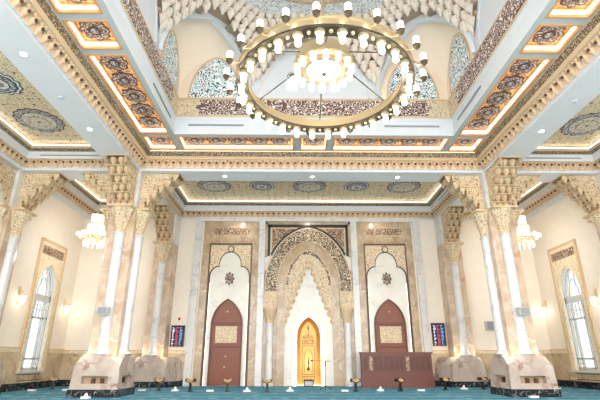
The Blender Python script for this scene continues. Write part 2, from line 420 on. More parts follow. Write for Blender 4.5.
# coffers
med_cache = {}
def coffer_medallion(rx, ry, key):
    if key not in med_cache:
        mb = MB(); mb.slab(scallop(rx, ry, 8, .2), -.02, 0, 0); mb.slab(scallop(rx * .86, ry * .86, 8, .2), -.03, -.02, 1)
        mb.slab(scallop(rx * .42, ry * .42, 8, .15), -.04, -.03, 0); mb.slab(scallop(rx * .26, ry * .26, 6, .15), -.05, -.04, 2)
        o = mb.build('medallion', ['dkred', 'plum', 'silver']); med_cache[key] = (o, False)
    o, used = med_cache[key]
    med_cache[key] = (o, True)
    if used: o = o.copy(); COL.objects.link(o)
    return o
for x0, x1, y0, y1, sx, sy in cof:
    cx, cy = CX + (x0 + x1) / 2, CY + (y0 + y1) / 2; hx, hy = (x1 - x0) / 2, (y1 - y0) / 2
    mb = MB(lambda x, y, z, cx=cx, cy=cy: (cx + x, cy + y, z))
    prof = [(-.02, ZC - .03), (.05, ZC - .03), (.05, ZC + .04), (.09, ZC + .04), (.09, ZC + .12), (.12, ZC + .12)]
    rect_ring(mb, -hx, hx, -hy, hy, [(-.02, ZC), (-.02, ZC - .02), (.03, ZC - .02), (.04, ZC + .04), (.05, ZC + .04), (.05, ZC + .13), (.1, ZC + .13), (.1, ZC + .17)], [1, 1, 1, 1, 2, 1, 1])
    mb.add([(-hx + .09, -hy + .09, ZC + .17), (hx - .09, -hy + .09, ZC + .17), (hx - .09, hy - .09, ZC + .17), (-hx + .09, hy - .09, ZC + .17)], [(0, 1, 2, 3)], 0)
    cf = mb.build('ceiling_coffer', ['orange', 'orangew', 'cove'], ceiling)
    along_x = sx == 'l'
    nm = 5 if 'l' in (sx, sy) else 1
    for k in range(nm):
        o_ = (k - (nm - 1) / 2) * .78
        m = coffer_medallion(*((.37, .38, 'a') if along_x else (.38, .37, 'b')))
        m.parent = cf; m.location = (cx + (o_ if along_x else 0), cy + (0 if along_x else o_), ZC + .165)

def teeth(mb, p0, p1, ang, z, w, h, d, mi, dot=None, dmi=0):
    L = math.dist(p0, p1); n = max(1, round(L / w)); 
    for i in range(n):
        t_ = (i + .5) / n; x, y = p0[0] + (p1[0] - p0[0]) * t_, p0[1] + (p1[1] - p0[1]) * t_
        mb.cell((x, y, z), ang, w * .92, h, d, mi, 5)
        if dot:
            nx, ny = math.cos(ang), math.sin(ang); q = d * 1.02
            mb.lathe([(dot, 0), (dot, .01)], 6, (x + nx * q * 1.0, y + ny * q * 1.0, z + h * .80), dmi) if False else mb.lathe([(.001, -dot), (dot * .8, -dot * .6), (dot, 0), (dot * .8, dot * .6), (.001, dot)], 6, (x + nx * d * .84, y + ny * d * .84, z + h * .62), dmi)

def cornice(name, x0, x1, y0, y1, main, sides):
    mb = MB()
    if main:
        prof = [(.012, ZB), (.012, ZB + .10), (.05, ZB + .10), (.06, ZB + .11), (.10, 8.21), (.30, 8.24), (.30, 8.27), (.34, 8.30), (.36, 8.32), (.46, 8.47), (.46, ZC)]
        ids = [0, 0, 0, 1, 2, 2, 2, 2, 3, 2]
    else:
        prof = [(-.32, ZB + .003), (.012, ZB + .003), (.012, ZB + .09), (.05, ZB + .09), (.06, ZB + .11), (.10, 8.19), (.30, 8.22), (.30, 8.50), (.34, 8.50), (.45, 8.58), (.46, 8.60), (.53, 8.61), (.53, 8.63), (.56, 8.63), (.56, 8.69), (.5, 8.74)]
        ids = [0, 0, 0, 0, 1, 2, 0, 0, 3, 2, 2, 2, 2, 4, 2]
    rect_ring(mb, x0, x1, y0, y1, prof, ids)
    o = .06; zt = ZB + .08; S = dict(n=((x0 + .1, y1 - o), (x1 - .1, y1 - o), -PI / 2), w=((x0 + o, y0 + .1), (x0 + o, y1 - .1), 0), e=((x1 - o, y0 + .1), (x1 - o, y1 - .1), PI))
    for k in sides:
        p0, p1, a = S[k]
        teeth(mb, p0, p1, a, zt, .27, .30, .17, 5, .05, 6)  # dark beads stand in for the shaded hole in each tooth
        q = .13
        nx, ny = math.cos(a), math.sin(a)
        teeth(mb, (p0[0] + nx * q, p0[1] + ny * q), (p1[0] + nx * q, p1[1] + ny * q), a, zt + .2, .27 / 2, .12, .06, 2)
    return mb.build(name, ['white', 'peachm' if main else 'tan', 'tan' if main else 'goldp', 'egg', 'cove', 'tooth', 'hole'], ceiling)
cornice('bay_cornice', -XB, XB, 2.02, YB0, True, 'nwe')
cornice('aisle_cornice', -XB, XB, YB1, YW, False, 'nwe')
for s in (-1, 1):
    x0, x1 = sorted((s * XO, s * (XW - .25)))
    cornice('aisle_cornice', x0, x1, 2.02, YB0, False, 'nwe')
    cornice('aisle_cornice', x0, x1, YB1, YW, False, 'nwe')
# beams
for args in ((-XW, XW, YB0, YB1), (-XO, -XB, 2.02, YB0), (XB, XO, 2.02, YB0), (-XO, -XB, YB1, YW), (XB, XO, YB1, YW), (-XW, XW, 1.1, 2.02)):
    b = MB(); b.box(*args, ZB, 9.0); b.build('ceiling_beam', 'grey', ceiling)
# aisle ceiling panels and their medallions
def big_medallion(big):
    mb = MB(); k = 16
    if big:
        L = [(.80, 'dkred', 16, .10), (.745, 'silver', 16, .1), (.56, 'tealm', 16, .06), (.53, 'white', 16, .06), (.50, 'medc', 16, .05), (.34, 'dkred', 24, .12), (.325, 'medc', 24, .12), (.05, 'tealm', 6, .1)]
    else:
        L = [(.62, 'tealm', 12, .12), (.57, 'white', 12, .12), (.50, 'tealm', 12, .08), (.43, 'silver', 12, .08), (.30, 'dkred', 10, .08), (.26, 'white', 8, .08), (.14, 'plum', 8, .1)]
    z = 0
    for i, (r, m, k, a) in enumerate(L): mb.slab(scallop(r, r, k, a), z - .008, z, i); z -= .008
    return mb.build('medallion', [m for _, m, _, _ in L])
MED = {True: None, False: None}
def put_med(parent, x, y, big):
    if MED[big] is None: o = MED[big] = big_medallion(big)
    else: o = MED[big].copy(); COL.objects.link(o)
    o.parent = parent; o.location = (x, y, 8.735)
def aisle_panel(x0, x1, y0, y1, axis, n, c0, big0):
    mb = MB(); mb.box(x0 + .45, x1 - .45, y0 + .45, y1 - .45, 8.735, 8.9, 0)
    p = mb.build('aisle_ceiling_panel', ['arab'], ceiling)
    for k in range(n):
        d = (k - (n - 1) / 2) * 2.22
        big = (k % 2 == 0) == big0
        if axis == 'x': put_med(p, (x0 + x1) / 2 + d, (y0 + y1) / 2 + .15, big)
        else: put_med(p, (x0 + x1) / 2, c0 - k * 2.15, big)
aisle_panel(-XB, XB, YB1, YW, 'x', 5, 0, True)
for s in (-1, 1):
    x0, x1 = sorted((s * XO, s * (XW - .1)))
    aisle_panel(x0, x1, 2.02, YB0, 'y', 5, 13.0, True)
    aisle_panel(x0, x1, YB1, YW, 'y', 2, 19.6, True)
# lantern: white fascia, calligraphy band
mb = MB()
rect_ring(mb, CX - RO, CX + RO, CY - RO, CY + RO, [(-.0, ZC), (-.0, ZC + .22), (-.05, ZC + .24), (-.05, 9.05), (0, 9.1), (0, 9.2)], [0] * 5)
mb.build('lantern_fascia', ['white'], ceiling)
mb = MB()
rect_ring(mb, CX - RO, CX + RO, CY - RO, CY + RO, [(0, 9.2), (.03, 9.2), (.03, 9.25), (0, 9.25), (0, 9.92), (.03, 9.92), (.03, 9.97), (-.02, 9.97)], [1, 1, 1, 0, 1, 1, 1])
mb.build('band_frame', ['arab', 'goldp'], ceiling)
def rot4(k):
    def T(x, y, z):
        for _ in range(k): x, y = -y, x
        return (CX + x, CY + y, z)
    return T
for k in range(4):
    mb = MB(rot4(k)); P = [(-4.25, 9.585), (-4.1, 9.72), (-4.1, 9.88), (4.1, 9.88), (4.1, 9.72), (4.25, 9.585), (4.1, 9.45), (4.1, 9.29), (-4.1, 9.29), (-4.1, 9.45)]
    mb.prism(P, RO - .04, RO - .005); mb.build('calligraphy_band', 'callig', ceiling)
    for s in (-1, 1):
        mb = MB(rot4(k)); l, r = sorted((s * 2.5, s * 4.45)); mb.box(l, r, RO + .02, RO + .06, 8.86, 8.92); mb.build('air_slot', 'slot', ceiling)
# slots in the aisle fascias
for s in (-1, 1):
    l, r = sorted((s * 7.9, s * 10.3)); mb = MB(); mb.box(l, r, YB0 - .31, YB0 - .29, 8.33, 8.38); mb.build('air_slot', 'slot', ceiling)
    mb = MB(); l, r = sorted((s * (XB - .31), s * (XB - .29))); mb.box(l, r, 17.4, 19.6, 8.33, 8.38); mb.build('air_slot', 'slot', ceiling)

# drum walls, squinches, lunettes
OH, DA = 2.25, 1.84
for k in range(4):
    T = rot4(k)
    mb = MB(T)                                            # cardinal wall
    if k == 0: wall_holes(mb, -RO, RO, 9.95, 13.4, RO, RO + .25, [(-.8, .2, 10.3, 11.0, .16), (.8, .2, 10.3, 11.0, .16)])
    else: mb.box(-RO, RO, RO, RO + .25, 9.95, 13.4)
    mb.build('drum_wall', 'white', ceiling)
    if k == 0:
        for s in (-.8, .8):
            g = MB(T); g.box(s - .2, s + .2, RO + .1, RO + .11, 10.3, 11.16); g.build('lantern_window_pane', 'glass', ceiling)
    mb = MB(T); A = arch(2.08, 9.99, 2.15, 16); B = arch(1.98, 9.99, 2.05, 16); mb.band(A, B, RO - .05, RO); mb.build('arch_moulding', 'white', ceiling)
    # diagonal squinch at the (-x,+y) corner of this side
    Mx, My = -(RO + OH) / 2, (RO + OH) / 2
    s2 = math.sqrt(.5)
    def D(u, d, z, T=T): return T(Mx + u * s2 - d * s2, My + u * s2 + d * s2, z)   # u along the diagonal, d toward the corner
    mb = MB(D); A = arch(DA, 9.96, 2.42, 14); mb.band(A, [(x, 13.2) for x, z in A], 0, .12); 
    mb.band(A, [(x * .93, 9.96 + (z - 9.96) * .945) for x, z in A], -.06, .10); mb.build('squinch_arch', 'white', ceiling)
    mb = MB(D); vs = []; fs = []; nu, nb = 20, 9
    for i in range(nb + 1):
        b_ = PI / 2 * i / nb
        for j in range(nu + 1):
            u = PI * j / nu; vs.append((DA * math.cos(b_) * math.cos(u), .05 + DA * math.sin(b_), 9.96 + 2.4 * math.cos(b_) * math.sin(u)))
    for i in range(nb):
        for j in range(nu): fs.append((i * (nu + 1) + j, i * (nu + 1) + j + 1, (i + 1) * (nu + 1) + j + 1, (i + 1) * (nu + 1) + j))
    mb.add(vs, fs); mb.build('squinch_vault', 'peach', ceiling, True)
    for q in (0, 1):                                       # wall plates and lunettes either side of the corner
        if q == 0: TT = T
        else:
            def TT(x, y, z, T=T): return T(-y, -x, z)
        mb = MB(TT); mb.box(-RO + .012, -RO + 2.6, RO - .012, RO, 9.96, 12.2); mb.build('squinch_wall', 'peach', ceiling)
        cxx = -RO + 1.3; A = arch(.95, 10.0, 1.72, 14, cxx, True); Bq = arch(.89, 10.0, 1.66, 14, cxx, True)
        ln = MB(TT); ln.prism(Bq, RO - .03, RO - .012, 0); ln.band(A, Bq, RO - .06, RO - .012, 1); ln.build('lunette', ['teal', 'goldp'], ceiling)
# muqarnas of the drum
mq = MB()
for e in range(8):
    a = e * PI / 4; half, apo, hw = (OH, RO, 2.0) if e % 2 == 0 else (DA, (RO + OH) * s2, 1.74)
    nx, ny = math.sin(a), math.cos(a); tx, ty = math.cos(a), -math.sin(a); ang = math.atan2(-ny, -nx)
    for i in range(8):
        z = 10.72 + .293 * i; p = .10 + .092 * i; w = .31
        zz = (z + .30 - 9.99) / 2.3
        cut = hw * math.sqrt(max(0, 1 - zz * zz)) if zz < 1 else 0
        h2 = half - p * .41
        n = max(2, round(2 * h2 / w)); ww = 2 * h2 / n
        for j in range(n + (i % 2)):
            u = -h2 + ww * (j + .5 - .5 * (i % 2))
            if abs(u) < cut: continue
            q = apo - p + .02
            mq.cell((CX + nx * q + tx * u, CY + ny * q + ty * u, z), ang, ww * .98, .38, .20, 0, 6)
        for sg in ((-1, 1) if cut > 0 else (0,)):          # shelf behind each tier
            u0, u1 = (sg * cut, sg * half) if sg else (-half, half)
            if sg and cut >= half: continue
            q0, q1 = apo + .02, apo - p - .04
            P = [(CX + nx * q + tx * u, CY + ny * q + ty * u) for q, u in ((q0, u0), (q0, u1), (q1, u1), (q1, u0))]
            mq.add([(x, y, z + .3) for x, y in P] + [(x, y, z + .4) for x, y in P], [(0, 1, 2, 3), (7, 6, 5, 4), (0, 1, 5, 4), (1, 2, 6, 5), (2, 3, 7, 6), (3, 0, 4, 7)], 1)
    if e % 2 == 0:                                         # big corner pendants at the arch springings
        for sg in (-1, 1):
            q, u = apo - .02, sg * (half - .02)
            mq.cell((CX + nx * q + tx * u, CY + ny * q + ty * u, 10.55), ang + sg * PI / 8 * (1), .46, .62, .26, 0, 8)
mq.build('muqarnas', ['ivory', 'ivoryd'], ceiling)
dm = MB(); dm.lathe([(4.75, 13.1), (4.2, 13.06), (3.35, 13.0)], 48, (CX, CY, 0), 0, False)
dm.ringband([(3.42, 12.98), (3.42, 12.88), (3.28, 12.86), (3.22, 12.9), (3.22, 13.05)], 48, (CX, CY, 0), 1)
dm.lathe([(3.3 * math.cos(b_ * PI / 20), 13.0 + 2.6 * math.sin(b_ * PI / 20)) for b_ in range(10)] + [(.02, 15.6)], 48, (CX, CY, 0), 0, False)
dm.lathe([(6.9, 13.38), (4.7, 13.38)], 8, (CX, CY, 0), 2, False, PI / 8)
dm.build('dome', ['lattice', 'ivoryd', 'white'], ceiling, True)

# ------------------------------------------------------------------ ceiling spotlights and vents
def spot(x, y, z, i, label):
    e = empty('ceiling_spotlight', (x, y, z), label, 'ceiling light', 'recessed spotlights')
    mb = MB(); mb.ringband([(.10, 0), (.10, -.015), (.075, -.015), (.075, 0)], 20); mb.build('rim', 'white', e)
    mb = MB(); mb.lathe([(.075, -.012), (.075, 0)], 16); mb.build('lens', 'spotl', e)
SP = [(-7.08, 8.46, 'recessed spotlight in the left beam soffit nearest the camera'), (-7.08, 11.99, 'recessed spotlight in the left beam soffit nearer the front column'),
      (-3.42, 15.64, 'recessed spotlight in the rear beam soffit above the left doorway'), (0, 15.64, 'recessed spotlight in the rear beam soffit above the mihrab'),
      (3.36, 15.64, 'recessed spotlight in the rear beam soffit above the right doorway'),
      (7.08, 11.93, 'recessed spotlight in the right beam soffit nearer the front column'), (7.08, 8.46, 'recessed spotlight in the right beam soffit nearest the camera')]
for i, (x, y, lb) in enumerate(SP): spot(x, y, ZB, i, lb)
for x, y, lb in ((-7.08, 10.24, 'small dark smoke detector on the left beam soffit'), (7.08, 10.25, 'small dark smoke detector on the right beam soffit'),
                 (-1.72, 15.64, 'small smoke detector on the rear beam soffit left of centre'), (1.72, 15.64, 'small smoke detector on the rear beam soffit right of centre')):
    mb = MB(); mb.lathe([(.07, 0), (.07, -.03), (.04, -.05)], 14); tag(mb.build('smoke_detector', 'greyp', loc=(x, y, ZB)), lb, 'smoke detector', 'smoke detectors')

# ------------------------------------------------------------------ columns
HP = .46
def hull(pts):
    bm = bmesh.new()
    for q in pts: bm.verts.new(q)
    r = bmesh.ops.convex_hull(bm, input=bm.verts)
    vs = [tuple(v.co) for v in bm.verts]; bm.verts.index_update(); fs = [tuple(v.index for v in f_.verts) for f_ in bm.faces]
    bm.free(); return vs, fs
def cut(o, mb):
    c = mb.build('cutter', 'hole'); c.hide_render = True
    md = o.modifiers.new('b', 'BOOLEAN'); md.object = c; md.operation = 'DIFFERENCE'; md.solver = 'EXACT'
    bpy.context.view_layer.update()
    dg = bpy.context.evaluated_depsgraph_get(); me = bpy.data.meshes.new_from_object(o.evaluated_get(dg))
    o.modifiers.clear(); o.data = me; bpy.data.objects.remove(c)
def bracket_mesh():
    mb = MB(); H = 1.5; N = 6; hz = H / N
    X = [.05 + 1.06 * (i / (N - 1)) ** 1.2 for i in range(N)] + [1.40]
    P = [(-.02, 0)]
    for i in range(N): P += [(X[i], hz * i), (X[i], hz * (i + 1) - .03)]
    P += [(X[N], H - .03), (X[N], H), (-.02, H)]
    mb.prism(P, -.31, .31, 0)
    Q = [(-.02, .02)]
    for i in range(N): Q += [(max(.0, X[i] - .06), hz * i + .02), (max(.0, X[i] - .06), hz * (i + 1))]
    Q += [(X[N] - .06, H - .01), (-.02, H - .01)]
    for sd in (-1, 1): mb.prism(Q, *sorted((sd * .31, sd * .332)), 2)
    for i in range(N):
        d = X[i + 1] - X[i] + .03; hw = .36 + .014 * i; n = 3 if i % 2 == 0 else 2
        w = 2 * hw / 3
        for k in range(n): mb.cell((X[i], (k - (n - 1) / 2) * w, hz * i - .05), 0, w * .94, hz + .05, d * .55, 1, 6)
        for sd in (-1, 1):                                 # cells round the flanks of each tier
            mb.cell((X[i] + d * .38, sd * .31, hz * i - .05), sd * PI / 2, d * .8, hz + .05, .05, 1, 6)
            mb.cell((max(.06, X[i] - .08), sd * .31, hz * i + .02), sd * PI / 2, .17, hz * .9, .045, 1, 6)
        mb.box(max(0, X[i] - .1), X[i + 1] + .03, -hw - .01, hw + .01, hz * (i + 1) - .025, hz * (i + 1), 3)
    mb.lathe([(.12, -.02), (.14, 0), (.10, .02), (.05, .04)], 12, (.12, 0, .0), 1)
    mb.box(-.02, .26, -.40, .40, -.04, .015, 3)
    return mb
def make_column(front):
    root = bpy.data.objects.new('marble_column', None); COL.objects.link(root)
    # pedestal
    if front:
        pts = [(sx * .76, sy * .76, .22) for sx in (-1, 1) for sy in (-1, 1)] + [(sx * .72, sy * .72, .92) for sx in (-1, 1) for sy in (-1, 1)] + \
              [(sx * a, sy * b_, 1.2) for sx in (-1, 1) for sy in (-1, 1) for a, b_ in ((.40, .70), (.70, .40))]
    else:                                                  # wall pedestal flares toward the wall
        pts = [(sx * a, y, z) for sx in (-1, 1) for a, y, z in ((.74, -.75, .22), (1.22, .26, .22), (.70, -.71, .92), (1.16, .26, .92), (.42, -.69, 1.22), (.68, -.4, 1.22), (1.0, .26, 1.22))]
    vs, fs = hull(pts); mb = MB(); mb.add(vs, fs)
    ped = mb.build('pedestal', ['pedm'], root)
    if front:
        cb = MB()
        for k in range(4):
            c_, s_ = (1, 0, -1, 0)[k], (0, 1, 0, -1)[k]
            cb.T = lambda x, y, z, c_=c_, s_=s_: (x * c_ - y * s_, x * s_ + y * c_, z)
            cb.box(-.42, .42, -.9, -.5, .40, .62)
        cut(ped, cb)
        for k in range(4):
            c_, s_ = (1, 0, -1, 0)[k], (0, 1, 0, -1)[k]
            nb_ = MB(lambda x, y, z, c_=c_, s_=s_: (x * c_ - y * s_, x * s_ + y * c_, z))
            nb_.box(-.42, .42, -.52, -.49, .40, .62, 0)
            for xx in (-.16, .12): nb_.box(xx, xx + .1, -.62, -.5, .40, .55, 1)
            nb_.build('niche', ['bmarble', 'hole'], ped)
        for k in range(4):
            c_, s_ = (1, 0, -1, 0)[k], (0, 1, 0, -1)[k]
            tb = MB(lambda x, y, z, c_=c_, s_=s_: (x * c_ - y * s_, x * s_ + y * c_, z)); tb.box(-.30, .30, -.69, -.3, 1.19, 1.29); tb.build('cap_block', 'pedm', ped)
    else:
        tb = MB(); tb.box(-.32, .32, -.68, -.3, 1.2, 1.3); tb.build('cap_block', 'pedm', ped)
    mb = MB()
    if front: mb.box(-.79, .79, -.79, .79, 0, .23)
    else: mb.slab([(-.77, -.78), (.77, -.78), (1.25, .26), (-1.25, .26)], 0, .23)
    mb.build('plinth', 'black', root)
    hy = HP if front else .335
    mb = MB(); mb.box(-HP, HP, -HP, hy, 1.18, 6.36); mb.build('pier', 'pinkm', root)
    mb = MB(); mb.box(-HP, HP, -HP, hy, 6.40, ZB - .005); 
    mb.build('upper_pier', 'wmarble', root)
    sides = range(4) if front else (0,)
    shaft = cap = br = up = None
    for k in sides:
        a = k * PI / 2                                     # 0 faces the viewer (-y), then +x, +y, -x
        def inst(o, x, y, z, rz):
            o.parent = root; o.location = (x, y, z); o.rotation_euler = (0, 0, rz); o['side'] = k; return o
        dx, dy = math.sin(a), -math.cos(a)
        if shaft is None:
            mb = MB(); mb.lathe([(.25, 0), (.25, .06), (.21, .1), (.22, .13), (.18, .17), (.18, 4.05), (.21, 4.08), (.21, 4.12)], 20); shaft = o = mb.build('colonnette', 'wmarble', None, True)
        else: o = shaft.copy(); COL.objects.link(o)
        inst(o, dx * (HP + .03), dy * (HP + .03), 1.28, a)
        if cap is None:
            mb = MB(); mb.lathe([(.19, 0), (.22, .06), (.20, .1), (.24, .3), (.32, .6), (.42, .82), (.44, .86), (.44, .92)], 8, (0, 0, 0), 0, True, PI / 8)
            for i in range(2):
                for j in range(8): mb.cell(((.2 + .1 * i) * math.cos(j * PI / 4 + i * PI / 8), (.2 + .1 * i) * math.sin(j * PI / 4 + i * PI / 8), .2 + .3 * i), j * PI / 4 + i * PI / 8, .2 + .06 * i, .3, .07, 0, 4)
            mb.box(-.45, .45, -.45, .45, .92, 1.0, 1); cap = o = mb.build('capital', ['capm', 'goldp'])
        else: o = cap.copy(); COL.objects.link(o)
        inst(o, dx * (HP + .0), dy * (HP + .0), 5.38, a)
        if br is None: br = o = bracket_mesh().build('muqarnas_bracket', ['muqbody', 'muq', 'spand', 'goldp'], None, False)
        else: o = br.copy(); COL.objects.link(o)
        inst(o, dx * HP, dy * HP + (.12 if k in (1, 3) else 0), 6.355, a - PI / 2)
    return root
cA = make_column(True); cA.location = (-6.98, 15.63, 0)
tag(cA, 'free-standing marble column on a square pedestal, front left, nearest the left chandelier', 'column', 'columns of the hall')
cB = copy_tree(cA); cB.location = (6.98, 15.63, 0); cB['label'] = 'free-standing marble column on a square pedestal, front right, beside the right chandelier'
cC = make_column(False); cC.location = (-6.94, 20.86, 0)
tag(cC, 'marble column against the back wall left of the left blue screen', 'column', 'columns of the hall')
cD = copy_tree(cC); cD.location = (6.94, 20.86, 0); cD['label'] = 'marble column against the back wall right of the right blue screen'
def clip_copy(src, loc, sgn, skip):
    """copy of a column cut off at the side wall face, so that only the part standing proud of the wall remains"""
    root = copy_tree(src, None, skip); root.location = loc
    xw = XW - .006
    def walk(o, mat):
        m = mat @ o.matrix_basis
        for ch in list(o.children): walk(ch, m)
        if o.type == 'MESH':
            b = bmesh.new(); b.from_mesh(o.data); b.transform(m)
            bmesh.ops.bisect_plane(b, geom=b.verts[:] + b.edges[:] + b.faces[:], plane_co=(sgn * xw, 0, 0), plane_no=(sgn, 0, 0), clear_outer=True)
            b.transform(m.inverted())
            if len(b.faces) == 0:
                b.free()
                if not o.children: bpy.data.objects.remove(o)
                return
            me = o.data.copy(); b.to_mesh(me); b.free(); o.data = me
    walk(root, Matrix.Identity(4)); return root
cE = clip_copy(cA, (-11.56, 15.63, 0), -1, (3,)); cE['label'] = 'marble column half sunk in the left side wall, at the left picture edge'
cF = clip_copy(cA, (11.56, 15.63, 0), 1, (1,)); cF['label'] = 'marble column half sunk in the right side wall, at the right picture edge'

# ------------------------------------------------------------------ mihrab
mi = empty('mihrab', (0, YW, 0), 'tall arched mihrab with golden inner niche in the middle of the back wall', 'mihrab')
Y = -.02  # local y, wall face at 0
def part(mb, name, mats, parent=mi, smooth=False): return mb.build(name, mats, parent, smooth)
mb = MB(); mb.box(-2.16, -2.02, -.12, 0, 5.9, 7.68); mb.box(2.02, 2.16, -.12, 0, 5.9, 7.68); mb.box(-2.16, 2.16, -.12, 0, 7.56, 7.68); part(mb, 'outer_frame', 'bmarble')
oA = arch(2.1, 4.5, 2.88, 20, 0, True); oB = arch(1.5, 4.5, 2.13, 20, 0, True)
for s in (-1, 1):                                          # spandrels
    H = [(s * abs(x), z) for x, z in oA[:21]]
    mb = MB(); Hq = [q for q in H if q[1] > 5.9]
    mb.band([(s * 2.06, z) for x, z in Hq], Hq, -.06, 0, 0) if False else mb.band(Hq, [(x if abs(x) < 2.03 else s * 2.03, 7.56) for x, z in Hq], -.05, 0, 0)
    mb.box(*sorted((s * 1.90, s * 2.03)), -.09, 0, 5.95, 7.56, 1); mb.box(*sorted((0, s * 2.03)), -.09, 0, 7.43, 7.56, 1)
    mb.band(Hq, [(x * 1.045, z + .12) for x, z in Hq], -.09, 0, 1)
    tri = [(s * 1.8, 6.35), (s * 1.8, 7.35), (s * .55, 7.35), (s * 1.2, 7.0)]; mb.prism(tri, -.075, -.04, 2)
    mb.prism([(s * 1.86, 6.2), (s * 1.86, 7.41), (s * .42, 7.41), (s * 1.2, 7.05)], -.065, -.04, 3)
    part(mb, 'spandrel', ['dkarab', 'green', 'calligs', 'goldp'])
jA = [(-2.1, 4.15)] + oA + [(2.1, 4.15)]; jB = [(-1.5, 4.15)] + oB + [(1.5, 4.15)]
mb = MB(); mb.band(jA, jB, -.14, 0, 0)
mb.band(jA, [(x * .98, z - .04 if abs(x) < 1.9 else z) for x, z in jA], -.17, 0, 1); mb.band(jB, [(x * 1.03, z + .04 if abs(x) < 1.4 else z) for x, z in jB], -.17, 0, 1)
part(mb, 'carved_arch_band', ['dkarab', 'goldp'])
iA = arch(1.12, 4.5, 1.72, 20, 0, True)
mb = MB(); K = [(-1.5, 0)] + oB + [(1.5, 0)]; L_ = [(-1.14, 0)] + iA + [(1.14, 0)]; mb.band(K, L_, -.11, 0, 0); part(mb, 'marble_arch_moulding', ['bmarble'])
mb = MB(); iB = arch(.98, 4.5, 1.52, 20, 0, True); mb.band(iA, iB, -.085, 0, 0)
mb.band(iA, [(x * .97, z - .03) for x, z in iA], -.13, 0, 1)
part(mb, 'beaded_inner_arch', ['dkarab', 'goldp'])
# stepped arabesque screen
steps = []; n = 9
for i in range(n):
    x = 1.02 * (i + .5) / n; z = 5.35 - (i + 1) * (5.35 - 2.75) / n; steps.append((x, z))
for s in (-1, 1):
    mb = MB()
    for i in range(n):
        x0, x1 = 1.14 * i / n, 1.14 * (i + 1) / n
        zt = 4.5 + 1.72 * math.sqrt(max(0, 1 - ((x0 + x1) / 2 / 1.14) ** 2)) if True else 0
        l, r = sorted((s * x0, s * x1)); zb_ = 5.3 - i * 2.55 / (n - 1)
        mb.box(l, r, -.075, 0, zb_, max(zt, zb_ + .05), 0)
        mb.cell(((l + r) / 2, -.07, zb_ - .08), -PI / 2, .14, .2, .07, 1, 5)
        mb.cell(((l + r) / 2, -.07, zb_ + .18), -PI / 2, .14, .2, .05, 1, 5)
    part(mb, 'stepped_screen', ['arabc', 'goldp'])
mb = MB(); A = [(-NH, 0)] + arch(NH, NZ, NR, 14) + [(NH, 0)]; Bq = [(-1.14, 0)] + [(max(-1.14, min(1.14, x * 2.1)), 5.4) for x, z in arch(NH, NZ, NR, 14)] + [(1.14, 0)]
mb.band(A, Bq, -.04, 0, 0); part(mb, 'marble_field', ['panelm'])
mb = MB(); A2 = [(-.74, 0)] + arch(.74, NZ, 1.1, 14) + [(.74, 0)]; A3 = [(-.585, 0)] + arch(.585, NZ, .92, 14) + [(.585, 0)]
mb.band(A2, A3, -.1, -.04, 0); mb.band([(x * .99 if abs(x) > .1 else x, z) for x, z in A3], [(x * .955, z - (.02 if z > 0 else 0)) for x, z in A3], -.075, -.03, 1)
part(mb, 'lit_arch_border', ['led2', 'led'])
# golden niche, built deep into the wall
nm = MB(); vs = []; fs = []
pa = [(-NH, 0)] + arch(NH, NZ, NR, 14) + [(NH, 0)]; n = len(pa); R_ = [(1, 0), (1, .3), (.93, .5), (.75, .66), (.45, .74), (.12, .76)]
for s_, d in R_:
    for x, z in pa: vs.append((x * s_, d, z if z < NZ else NZ + (z - NZ) * (.35 + .65 * s_)))
for i in range(len(R_) - 1):
    for j in range(n - 1): fs.append((i * n + j, i * n + j + 1, (i + 1) * n + j + 1, (i + 1) * n + j))
nm.add(vs, fs, 0); nm.box(-.55, .55, .68, .8, 0, 3.1, 0); part(nm, 'golden_niche', ['ambern'], mi, True)
dk = MB()                                                  # inlaid drawing on the niche back
def fr(x0, x1, z0, z1, w=.022): 
    for a in ((x0, x1, z0, z0 + w), (x0, x1, z1 - w, z1), (x0, x0 + w, z0, z1), (x1 - w, x1, z0, z1)): dk.box(a[0], a[1], .655, .70, a[2], a[3])
fr(-.30, .30, .45, 1.75); fr(-.30, .30, .16, .38); fr(-.28, .28, 1.82, 2.0)
A = arch(.2, 1.25, .36, 8); dk.band([(-.2, .55)] + A + [(.2, .55)], [(-.18, .55)] + [(x * .9, z - .02) for x, z in A] + [(.18, .55)], .655, .7)
for i in range(26):
    x, z = random.uniform(-.26, .26), random.choice([random.uniform(2.04, 2.2), random.uniform(1.86, 1.96), random.uniform(.2, .34)])
    dk.box(x - .02, x + .02, .655, .7, z - .015, z + .015)
dk.tube([(0, .67, .62), (0, .67, 1.2)], .022); dk.lathe([(.02, 0), (.08, .06), (.05, .14), (.02, .18)], 8, (0, .67, .62)); dk.lathe([(.02, 0), (.05, .06), (.03, .2), (.01, .3)], 8, (0, .67, .9))
for i in range(9): dk.box(-.24 + i * .055, -.225 + i * .055, .655, .7, 2.06, 2.3 - abs(i - 4) * .03)
dk.box(-.012, .012, .655, .7, 2.2, 2.75); dk.lathe([(.01, 0), (.05, .05), (.01, .12)], 8, (0, .67, 2.5))
part(dk, 'inlaid_lamp_motif', ['ink'])
